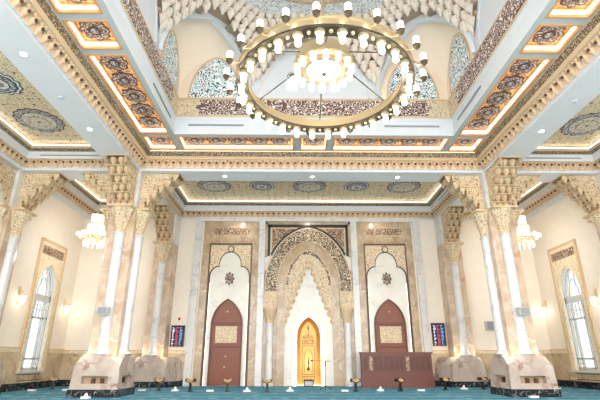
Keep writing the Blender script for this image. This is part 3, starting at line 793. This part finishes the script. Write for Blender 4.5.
for s in (-1, 1):                                          # flanking shafts
    x = s * 1.82
    mb = MB(); mb.lathe([(.24, 0), (.24, .1), (.2, .14), (.2, .2), (.165, .26), (.16, 2.72)], 18, (x, -.2, 0)); part(mb, 'flanking_shaft', ['wmarble'], mi, True)
    mb = MB(); mb.lathe([(.16, 2.7), (.2, 2.76), (.17, 2.82), (.24, 3.05), (.32, 3.3), (.32, 3.42)], 12, (x, -.16, 0))
    for j in range(7): mb.cell((x + .2 * math.cos(-PI * j / 6), -.16 + .2 * math.sin(-PI * j / 6), 2.9), -PI * j / 6, .16, .32, .06, 1, 4)
    part(mb, 'gilt_capital', ['goldp', 'muq'])
    mb = MB(); mb.box(x - .32, x + .32, -.3, 0, 3.42, 4.14, 0); mb.box(x - .34, x + .34, -.32, 0, 3.74, 3.78, 1); mb.box(x - .34, x + .34, -.32, 0, 4.1, 4.18, 1); part(mb, 'gilt_block', ['arabc', 'goldp'])
    mb = MB(); mb.box(*sorted((s * 1.48, s * 2.12)), -.15, 0, 4.1, 5.2); mb.T = None; part(mb, 'carved_jamb', ['dkarab'])
    mb = MB(); mb.box(*sorted((s * 1.52, s * 2.14)), -.06, 0, 0, 3.6); part(mb, 'shaft_backing', ['bmarble'])

# ------------------------------------------------------------------ arched doorways either side
for s, nm_, pos in ((-1, 'left', 'behind two low lecterns'), (1, 'right', 'behind the dark wooden barrier')):
    x = s * 3.84
    e = empty('arched_doorway', (x, YW - .006, 0), 'tan marble doorway with pointed mahogany door %s of the mihrab, %s' % (nm_, pos), 'doorway', 'doorways beside the mihrab')
    mb = MB()
    for a0, a1 in ((-1.52, -1.06), (1.06, 1.40)):
        l, r = sorted((-s * a0 * -1, -s * a1 * -1)); mb.box(l, r, -.08, 0, 0, 7.72)
    mb.box(-1.52 if s < 0 else -1.4, 1.4 if s < 0 else 1.52, -.08, 0, 6.55, 7.72) if False else mb.box(-1.06, 1.06, -.08, 0, 6.56, 7.72)
    mb.box(-.95, .95, -.1, 0, 6.66, 6.72)
    mb.build('marble_surround', 'bmarble', e)
    mb = MB(); mb.prism([(-.92, 7.2), (-.85, 7.29), (-.85, 7.36), (.85, 7.36), (.85, 7.29), (.92, 7.2), (.85, 7.11), (.85, 7.04), (-.85, 7.04), (-.85, 7.11)], -.11, -.07); mb.build('inscription', 'calligs', e)
    mb = MB(); mb.box(-1.0, 1.0, -.03, 0, 0, 6.5); mb.build('white_panel', 'panelm', e)
    mb = MB()                                              # dark chain border following a trefoil head
    tre = [(-1.0, 0), (-1.0, 4.95)] + [(-1.0 + .45 * (1 - math.cos(i * PI / 16)), 4.95 + .5 * math.sin(i * PI / 16)) for i in range(1, 9)] + \
          [(-.55 * math.cos(i * PI / 12), 5.55 + .62 * math.sin(i * PI / 12)) for i in range(0, 13)] + [(1.0 - .45 * (1 - math.cos(i * PI / 16)), 4.95 + .5 * math.sin(i * PI / 16)) for i in range(8, 0, -1)] + [(1.0, 4.95), (1.0, 0)]
    tr2 = [(q * .945, z - (.045 if z > 5 else 0)) for q, z in tre]
    mb.band(tre, tr2, -.06, 0)
    for l, r, b0, b1 in ((-1.06, -1.0, 0, 6.56), (1.0, 1.06, 0, 6.56), (-1.06, 1.06, 6.5, 6.58)): mb.box(l, r, -.09, 0, b0, b1)
    mb.lathe([(.13, 0), (.13, .01)], 4, (0, -.05, 6.3)) if False else mb.ringband([(.13, -.02), (.17, -.02), (.17, .02), (.13, .02)], 16)
    # turn the ring upright
    base = len(mb.v) - 64
    for i in range(base, len(mb.v)): vx_, vy_, vz_ = mb.v[i]; mb.v[i] = (vx_, -.06 + vz_, 6.3 + vy_)
    mb.build('chain_border', 'chain', e)
    mb = MB()
    for sg in (-1, 1):
        H = [(q, z) for q, z in tre if (q * sg >= 0) and z >= 4.95]
        H = sorted(H, key=lambda q: abs(q[0])); mb.band(H, [(q, 6.5) for q, z in H], -.045, 0)
    mb.build('spandrel', 'arabc', e)
    mb = MB(); P = scallop(.2, .26, 4, .25); mb.prism([(a, 4.82 + b_) for a, b_ in P], -.06, -.02); mb.prism([(a * 1.0, 4.82 + b_) for a, b_ in scallop(.25, .33, 8, .3)], -.05, -.02); mb.build('round_emblem', 'emb', e)
    mb = MB()
    for sg in (-1, 1): mb.box(*sorted((sg * .94, sg * .97)), -.05, -.02, .02, 4.6)
    mb.build('led_strip', 'led', e)
    dz, dw = 2.65, .74
    dr = MB(); A = arch(dw, dz, 1.2, 14); dr.prism([(-dw, .02)] + A + [(dw, .02)], -.09, -.02, 0)
    dr.band([(-dw, .02)] + A + [(dw, .02)], [(-dw + .07, .02)] + [(q * .9, z - .06 if z > dz + .1 else z) for q, z in A] + [(dw - .07, .02)], -.14, -.02, 1)
    dr.box(-dw + .05, dw - .05, -.11, -.08, 2.64, 2.74, 1); dr.box(-dw + .1, dw - .1, -.1, -.08, 1.62, 1.7, 1); dr.box(-dw + .12, -dw + .16, -.11, -.08, .9, 1.5, 1)
    d = dr.build('door_leaf', ['door', 'doord'], e)
    g = MB(); g.box(-.5, .5, -.12, -.08, 1.84, 2.58, 0); 
    g.build('grille', ['arabc'], d)
    for zz, xx in ((3.25, 0), (1.25, .02), (.8, 0)):
        k = MB(); k.lathe([(.035, 0), (.035, .04), (.02, .06)], 10); o = k.build('knob', 'paper', d); o.rotation_euler = (PI / 2, 0, 0); o.location = (xx, -.08, zz)

# ------------------------------------------------------------------ wooden barrier (minbar)
e = empty('wooden_barrier', (3.74, 19.85, 0), 'long dark walnut barrier with carved panels in front of the right doorway', 'barrier')
mb = MB(); mb.box(-1.5, 1.5, -.1, .5, .0, 1.36); mb.build('body', 'wood', e)
mb = MB(); mb.box(-1.54, 1.54, -.15, .54, 1.36, 1.42); mb.build('top_rail', 'wood', e)
mb = MB(); mb.box(-1.53, 1.53, -.14, -.08, 0, .47); mb.build('kick_board', 'wood', e)
mb = MB(); mb.box(-1.52, 1.52, -.15, -.09, .5, .56); mb.build('middle_rail', 'wood', e)
for i in range(13):
    x0 = -1.46 + i * .225; fret = i in (1, 8)
    mb = MB(); mb.box(x0, x0 + .20, -.125, -.09, .62, 1.3, 0); mb.box(x0 + .03, x0 + .17, -.14, -.12, .68, 1.24, 1)
    o = mb.build('panel', ['wood', 'fret' if fret else 'woodd'], e)
    if fret: o['label'] = 'pale carved fretwork panel'

# ------------------------------------------------------------------ low lecterns, tissue packs
def make_stand():
    e = bpy.data.objects.new('floor_lectern', None); COL.objects.link(e)
    mb = MB(); mb.box(-.1, .1, -.09, .09, 0, .03); mb.build('base', 'bk', e)
    mb = MB(); mb.box(-.055, .055, -.035, .035, .03, .30); mb.build('post', 'bk', e)
    mb = MB()
    for sg in (-1, 1):
        mb.add([(0, -.12, .30), (sg * .19, -.12, .36), (sg * .19, .12, .44), (0, .12, .38), (0, -.12, .33), (sg * .19, -.12, .385), (sg * .19, .12, .465), (0, .12, .41)],
               [(0, 1, 2, 3), (4, 5, 6, 7), (0, 1, 5, 4), (1, 2, 6, 5), (2, 3, 7, 6), (3, 0, 4, 7)], 0)
        mb.box(*sorted((sg * .18, sg * .2)), -.12, .12, .35, .47, 0)
    mb.build('cradle', ['bk'], e)
    mb = MB()
    for sg in (-1, 1):
        mb.add([(0, -.11, .335), (sg * .17, -.11, .385), (sg * .17, .11, .462), (0, .11, .412), (0, -.11, .352), (sg * .17, -.11, .402), (sg * .17, .11, .478), (0, .11, .43)],
               [(0, 1, 2, 3), (4, 5, 6, 7), (0, 1, 5, 4), (1, 2, 6, 5), (2, 3, 7, 6), (3, 0, 4, 7)], 0)
    mb.build('open_rest', ['tanl'], e)
    return e
st0 = make_stand()
ST = [(-10.3, 18.9, .5, 'low black lectern under the left window'), (-5.8, 17.94, .1, 'low lectern right of the rear left column'),
      (-4.55, 17.64, -.2, 'low lectern just left of the left doorway'), (-3.13, 17.36, .1, 'low lectern in front of the left mahogany door'),
      (-1.66, 17.34, 0, 'low lectern in front of the shaft left of the mihrab niche'), (1.62, 17.5, .2, 'low lectern between the mihrab niche and the wooden barrier'),
      (3.33, 17.7, .5, 'low lectern in front of the wooden barrier'), (5.23, 18.3, .4, 'low lectern just right of the wooden barrier'),
      (6.93, 18.8, .5, 'low lectern between the two right columns'), (10.9, 19.2, -.5, 'low black lectern under the right window')]
for i, (x, y, rz, lb) in enumerate(ST):
    o = st0 if i == 0 else copy_tree(st0); o.location = (x, y, 0); o.rotation_euler = (0, 0, rz); o.scale = (.85, .9, .95); tag(o, lb, 'lectern', 'low lecterns along the front row')
def tissue(tuft):
    mb = MB(); mb.box(-.16, .16, -.09, .09, 0, .075)
    if tuft: mb.lathe([(.09, .07), (.07, .11), (.05, .16), (.015, .2)], 7)
    return mb.build('tissue_pack', 'paper')
tt = {True: tissue(True), False: tissue(False)}; used = {True: False, False: False}
TS = [(-10.6, 18.0, 0, 'white tissue pack on the carpet left of the left window lectern'), (-9.4, 18.2, 0, 'white tissue pack on the carpet behind the front left column'),
      (-7.0, 14.5, 1, 'white tissue pack at the foot of the front left column'), (-6.45, 18.0, 0, 'white tissue pack on the carpet between the two left columns'),
      (-5.14, 17.8, 1, 'white tissue pack between the two lecterns left of the left doorway'), (-3.8, 17.6, 0, 'flat white tissue pack in front of the left doorway edge'),
      (-2.4, 17.4, 1, 'white tissue pack between the left door and the mihrab shaft'), (-.82, 17.6, 1, 'white tissue pack in front of the mihrab niche'),
      (1.22, 17.6, 0, 'flat white tissue pack right of the microphone stand'), (2.6, 17.8, 1, 'white tissue pack in front of the left half of the barrier'),
      (4.13, 17.8, 0, 'flat white tissue pack in front of the right half of the barrier'), (6.1, 18.7, 1, 'white tissue pack in front of the rear right column'),
      (9.9, 18.8, 0, 'flat white tissue pack left of the right window lectern'), (6.75, 14.6, 0, 'flat white tissue pack at the foot of the front right column')]
for x, y, k, lb in TS:
    k = bool(k); o = tt[k]
    if used[k]: o = o.copy(); COL.objects.link(o)
    used[k] = True; o.location = (x, y, 0); o.scale = (.8, .8, .8); o.rotation_euler = (0, 0, random.uniform(-.3, .3)); tag(o, lb, 'tissue pack', 'white tissue packs on the carpet')

# microphone stand and monitor in the niche
e = empty('microphone_stand', (.56, 18.44, 0), 'thin black microphone stand with a level boom before the mihrab', 'microphone stand')
mb = MB(); mb.tube([(0, 0, .04), (0, 0, 1.07)], .016); mb.build('pole', 'bk', e)
mb = MB()
for k in range(3): mb.tube([(0, 0, .16), (.26 * math.cos(2.1 * k + .4), .26 * math.sin(2.1 * k + .4), .012)], .012)
mb.build('tripod_base', 'bk', e)
mb = MB(); mb.tube([(.22, 0, 1.05), (-.48, -.02, 1.08)], .010); mb.build('boom', 'bk', e)
mb = MB(); mb.tube([(0, 0, .85), (0, 0, 1.04)], .028); mb.build('clutch', 'bk', e)
mb = MB(); mb.tube([(-.48, -.02, 1.08), (-.6, -.02, 1.08)], .025, 8); mb.build('microphone', 'bk', e)
e = empty('monitor_speaker', (-.03, 20.6, 0), 'small black box speaker on the carpet in the mihrab niche', 'speaker')
mb = MB(); mb.add([(-.2, -.14, 0), (.2, -.14, 0), (.2, .14, 0), (-.2, .14, 0), (-.22, -.1, .28), (.22, -.1, .28), (.22, .14, .3), (-.22, .14, .3)], [(0, 1, 2, 3), (4, 5, 6, 7), (0, 1, 5, 4), (1, 2, 6, 5), (2, 3, 7, 6), (3, 0, 4, 7)]); mb.build('cabinet', 'bk', e)
mb = MB(); mb.box(-.17, .17, -.15, -.12, .05, .22); mb.build('mesh_front', 'greyp', e)

# ------------------------------------------------------------------ screens, loudspeakers, alarm
for x, z0, z1, lb in ((-6.1, 1.68, 2.62, 'dark blue prayer time screen on the wall left of the left doorway'), (6.1, 1.72, 2.74, 'dark blue prayer time screen on the wall right of the right doorway')):
    e = empty('wall_screen', (x, YW - .004, z0), lb, 'screen', 'prayer time screens')
    h = z1 - z0; mb = MB(); mb.box(-.31, .31, -.09, 0, 0, h); mb.build('bezel', 'bk', e)
    mb = MB(); mb.box(-.28, .28, -.1, -.08, .03, h - .03, 0)
    rr = random.Random(3)
    for i in range(14):
        zz = .06 + i * (h - .12) / 14
        for xx, w_, m_ in ((-.24, .12, 3), (-.08, .14, 1), (.1, .14, 2)): 
            mb.box(xx, xx + w_ * rr.uniform(.3, 1), -.105, -.095, zz, zz + .022, m_)
    mb.build('display', ['navy', 'scr0', 'scr1', 'scr2'], e)
def spk(name, x, y, z, sx, sz, mat, lb, rz=0):
    e = empty(name, (x, y, z), lb, 'speaker', 'grey loudspeakers'); e.rotation_euler = (0, 0, rz)
    mb = MB(); mb.box(-sx, sx, -.12, .12, -sz, sz); mb.build('cabinet', mat, e)
    mb = MB(); mb.box(-sx * .85, sx * .85, -.135, -.11, -sz * .85, sz * .85); mb.build('grille', 'slot', e)
spk('wall_speaker', -6.98, 14.92 - .14, 2.62, .17, .13, 'greyp', 'small grey loudspeaker on the shaft of the front left column')
spk('wall_speaker', 6.98, 14.92 - .14, 2.62, .17, .13, 'greyp', 'small grey loudspeaker on the shaft of the front right column')
spk('wall_speaker', 8.55, YW - .114, 2.62, .2, .2, 'greyp', 'pale square loudspeaker on the back wall between the right columns')
mb = MB(); mb.lathe([(.06, 0), (.06, .04), (.03, .06)], 12); o = mb.build('fire_alarm', 'red', loc=(-6.1, YW, 2.92)); o.rotation_euler = (PI / 2, 0, 0); tag(o, 'small round red fire alarm above the left blue screen', 'fire alarm')

# ------------------------------------------------------------------ wall sconces
def make_sconce():
    e = bpy.data.objects.new('wall_sconce', None); COL.objects.link(e)      # faces +x
    mb = MB(); mb.prism([(0, -.28), (.02, -.28), (.03, 0), (.02, .34), (0, .38)], -.07, .07); mb.build('back_plate', 'gold', e)
    mb = MB(); mb.tube([(.02, 0, .05), (.1, 0, .2), (.18, 0, .18), (.18, 0, .1)], .014); mb.lathe([(.03, .06), (.11, .02), (.12, -.02)], 10, (.18, 0, .05)); mb.build('arm', 'gold', e)
    mb = MB(); mb.lathe([(.1, .02), (.11, -.06), (.09, -.2), (.05, -.28), (.01, -.3)], 12, (.18, 0, .0)); mb.build('glass_shade', 'lamp', e, True)
    return e
s0 = make_sconce()
for i, (x, y, lb) in enumerate(((-XW, 17.06, 'gilt wall sconce on the left wall, camera side of the window'), (-XW, 20.55, 'gilt wall sconce on the left wall, far side of the window'),
                                (XW, 20.9, 'gilt wall sconce on the right wall, far side of the window'), (XW, 17.25, 'gilt wall sconce on the right wall, camera side of the window'))):
    o = s0 if i == 0 else copy_tree(s0); o.location = (x, y, 3.4); o.rotation_euler = (0, 0, 0 if x < 0 else PI); tag(o, lb, 'wall lamp', 'gilt wall sconces')

# ------------------------------------------------------------------ chandeliers
def lamp_down(mb, x, y, z):
    mb.lathe([(.05, 0), (.055, -.05)], 10, (x, y, z), 1); mb.lathe([(.055, -.05), (.058, -.2), (.05, -.22)], 10, (x, y, z), 0)
ch = empty('ring_chandelier', (CX, CY, 7.0), 'huge gilt ring chandelier hanging under the dome', 'chandelier')
mb = MB(); mb.ringband([(1.82, .05), (1.82, .24), (1.84, .26), (2.0, .26), (2.02, .24), (2.02, .05)], 72); mb.ringband([(1.79, .05), (1.79, .08), (2.05, .08), (2.05, .05)], 72); mb.ringband([(1.79, .23), (1.79, .27), (2.05, .27), (2.05, .23)], 72)
mb.build('ring', 'gold', ch, True)
mb = MB(); mb.ringband([(1.76, 0.0), (1.76, .04), (2.04, .04), (2.04, 0.0)], 72); mb.build('underside', 'dkmetal', ch)
NL = 28; lampA = None
for i in range(NL):
    a = 2 * PI * (i + .5) / NL
    if lampA is None:
        mb = MB(); mb.lathe([(.10, .02), (.10, -.05), (.075, -.07)], 12, (0, 0, 0), 1); mb.lathe([(.06, -.07), (.062, -.24), (.048, -.26)], 12, (0, 0, 0), 0); lampA = o = mb.build('glass_lamp', ['lamp', 'gold'], ch)
    else: o = lampA.copy(); COL.objects.link(o)
    o.location = (1.91 * math.cos(a), 1.91 * math.sin(a), 0)
lampB = lampC = None
for i in range(NL):
    a = 2 * PI * i / NL
    if lampB is None:
        mb = MB(); mb.lathe([(.0, -.045), (.035, -.03), (.045, 0)], 10); lampB = o = mb.build('button_bulb', 'gold', ch)
    else: o = lampB.copy(); COL.objects.link(o)
    o.location = (1.91 * math.cos(a), 1.91 * math.sin(a), 0)
for i in range(24):
    a = 2 * PI * (i + .5) / 24
    if lampC is None:
        mb = MB(); mb.tube([(-.24, 0, .2), (-.1, 0, .12), (0, 0, .16)], .014, 6, 1); mb.lathe([(.03, .1), (.07, .14), (.08, .2)], 12, (0, 0, 0), 2); mb.lathe([(.06, .2), (.066, .37), (.05, .39)], 12, (0, 0, 0), 0)
        mb.lathe([(.0, .06), (.035, .1)], 8, (0, 0, 0), 2)
        lampC = o = mb.build('upright_lamp', ['lamp', 'gold', 'dkmetal'], ch)
    else: o = lampC.copy(); COL.objects.link(o)
    o.location = (2.26 * math.cos(a), 2.26 * math.sin(a), -.06); o.rotation_euler = (0, 0, a)
mb = MB(); mb.ringband([(.60, .62), (.60, .9), (.68, .9), (.68, .62)], 40); mb.ringband([(.42, .5), (.42, .62), (.5, .62), (.5, .5)], 40)
for i in range(8):
    a = PI * i / 4; mb.tube([(.6 * math.cos(a), .6 * math.sin(a), .7), (.46 * math.cos(a), .46 * math.sin(a), .56)], .02)
mb.build('inner_ring', 'gold', ch, True)
for i in range(14):
    a = 2 * PI * (i + .5) / 14; o = lampA.copy(); COL.objects.link(o); o.location = (.64 * math.cos(a), .64 * math.sin(a), .62)
mb = MB(); mb.lathe([(.02, .42), (.2, .44), (.36, .5), (.43, .6), (.43, .7)], 28); mb.build('glass_bowl', 'bowl', ch, True)
mb = MB(); mb.lathe([(.015, -.06), (.06, 0), (.04, .04)], 12, (0, 0, .42)); mb.build('finial', 'dkmetal', ch)
for i in range(6):
    a = PI / 2 + i * PI / 3; mb = MB(); mb.tube([(1.84 * math.cos(a), 1.84 * math.sin(a), .3), (.62 * math.cos(a), .62 * math.sin(a), .82)], .016); mb.build('spoke', 'dkmetal', ch)
for i in range(6):
    a = i * PI / 3 + PI / 6; mb = MB(); mb.tube([(1.9 * math.cos(a), 1.9 * math.sin(a), .4), (.1 * math.cos(a), .1 * math.sin(a), 3.6)], .008); mb.build('stay_cable', 'gold', ch)
mb = MB(); mb.tube([(0, 0, .7), (0, 0, 8.58)], .035); mb.lathe([(.6, .9), (.3, 1.15), (.08, 1.3)], 24); mb.build('stem', 'gold', ch)
for s, lb in ((-1, 'tiered crystal chandelier hanging in the left aisle beside the front left column'), (1, 'tiered crystal chandelier hanging in the right aisle beside the front right column')):
    e = empty('crystal_chandelier', (s * 9.45, 18.5, 5.9), lb, 'chandelier', 'crystal aisle chandeliers')
    mb = MB(); mb.tube([(0, 0, 1.2), (0, 0, 2.84)], .025); mb.build('stem', 'gold', e)
    for k, (r, z0, z1) in enumerate(((.22, .82, 1.25), (.30, .30, .80))):
        mb = MB()
        for j in range(14): a = 2 * PI * j / 14; mb.lathe([(.045, z0), (.045, z1)], 6, (r * math.cos(a), r * math.sin(a), 0))
        mb.build('crystal_tier', 'lamp2', e)
        mb = MB(); mb.ringband([(r - .07, z0 - .03), (r - .07, z0), (r + .07, z0), (r + .07, z0 - .03)], 20); mb.build('tier_ring', 'gold', e)
        mb = MB(); mb.ringband([(r - .07, z1), (r - .07, z1 + .03), (r + .07, z1 + .03), (r + .07, z1)], 20); mb.build('tier_ring', 'gold', e)
    mb = MB(); mb.lathe([(.02, -.1), (.1, 0), (.2, .15), (.1, .28)], 14); mb.build('hub', 'gold', e)
    arm = lm = None
    for j in range(10):
        a = 2 * PI * j / 10
        if arm is None:
            mb = MB(); mb.tube([(.1, 0, .15), (.35, 0, .02), (.58, 0, .08), (.66, 0, .2)], .018); arm = o = mb.build('arm', 'gold', e)
            mb = MB(); mb.lathe([(.03, 0), (.09, .04), (.11, .12), (.08, .19), (.02, .22)], 10, (0, 0, 0), 0); mb.lathe([(.0, -.08), (.05, -.05), (.04, 0)], 8, (0, 0, 0), 1); lm = o2 = mb.build('glass_shade', ['lamp2', 'gold'], e, True)
        else: o = arm.copy(); COL.objects.link(o); o2 = lm.copy(); COL.objects.link(o2)
        o.rotation_euler = (0, 0, a); o2.location = (.66 * math.cos(a), .66 * math.sin(a), .2)
    mb = MB()
    for j in range(12): a = 2 * PI * j / 12; mb.lathe([(.035, -.15), (.05, .08)], 6, (.4 * math.cos(a), .4 * math.sin(a), 0))
    mb.build('drop_tier', 'lamp2', e)
    mb = MB(); mb.ringband([(.34, .08), (.34, .11), (.46, .11), (.46, .08)], 20)
    for j in range(4): a = PI * j / 2; mb.tube([(.1 * math.cos(a), .1 * math.sin(a), .1), (.4 * math.cos(a), .4 * math.sin(a), .095)], .012)
    mb.build('drop_ring', 'gold', e)

# ------------------------------------------------------------------ lights
def light(typ, loc, energy, color=(1, .94, .86), r=.15, rot=None, **kw):
    d = bpy.data.lights.new(typ.lower() + '_lamp', typ); d.energy = energy; d.color = color
    if typ != 'SUN': d.shadow_soft_size = r
    for k, v in kw.items(): setattr(d, k, v)
    o = bpy.data.objects.new(typ.lower() + '_lamp', d); COL.objects.link(o); o.location = loc
    if rot: o.rotation_euler = rot
    return o
for i in range(6):
    a = i * PI / 3; light('POINT', (CX + 1.91 * math.cos(a), CY + 1.91 * math.sin(a), 6.5), 22, (1, .97, .93))
light('POINT', (CX, CY, 11.2), 130, (1, .98, .95))  # added fill light to brighten the drum, no fixture here
for s in (-1, 1):
    light('POINT', (s * 9.45, 18.5, 5.3), 45, (1, .95, .88))
    for y in (17.06, 20.7): light('POINT', (s * (XW - .4), y, 3.2), 2.5, (1, .8, .55))
    for yy in (14.85, 16.4):
        for dx in (-.6, .6): light('POINT', (s * 6.98 + dx, yy, 1.42), 5, (1, .82, .58), .05)
    for dx in (-.55, .55): light('POINT', (s * 6.94 + dx, 20.2, 1.45), 5, (1, .82, .58), .05)
    light('POINT', (0, YW + .35, 1.0), 6, (1, .85, .6), .08) if s > 0 else None  # unseen light inside the mihrab niche, no fixture
for x, y, _ in SP: light('SPOT', (x, y, ZB - .03), 200, (1, .97, .94), .08, None, spot_size=2.2, spot_blend=.8)
for x in (-3.4, 0, 3.36): light('SPOT', (x, 20.3, 7.8), 22, (1, .95, .86), .05, (math.radians(35), 0, 0), spot_size=2.0, spot_blend=.9)
wd = bpy.data.worlds.new('World'); scene.world = wd; wd.use_nodes = True
bg = wd.node_tree.nodes['Background']; bg.inputs[0].default_value = (1, .985, .96, 1); bg.inputs[1].default_value = 4.1

# ------------------------------------------------------------------ camera and view
cam = bpy.data.cameras.new('camera'); co = bpy.data.objects.new('camera', cam); COL.objects.link(co); scene.camera = co
cam.sensor_width = 36; cam.lens = 36 * 433 / 600; cam.clip_end = 200
th = math.atan(160 / 433); yw = math.atan(6 / 433 * math.cos(th))
co.location = (-.68, 0, 1.1); co.rotation_euler = (PI / 2 + th, 0, -yw)
vs_ = scene.view_settings; vs_.view_transform = 'Standard'; vs_.look = 'None'; vs_.gamma = 1; vs_.use_curve_mapping = False; vs_.exposure = 0.62
scene.cycles.use_denoising = True; scene.cycles.max_bounces = 8; scene.cycles.diffuse_bounces = 5
scene.cycles.sample_clamp_indirect = 6
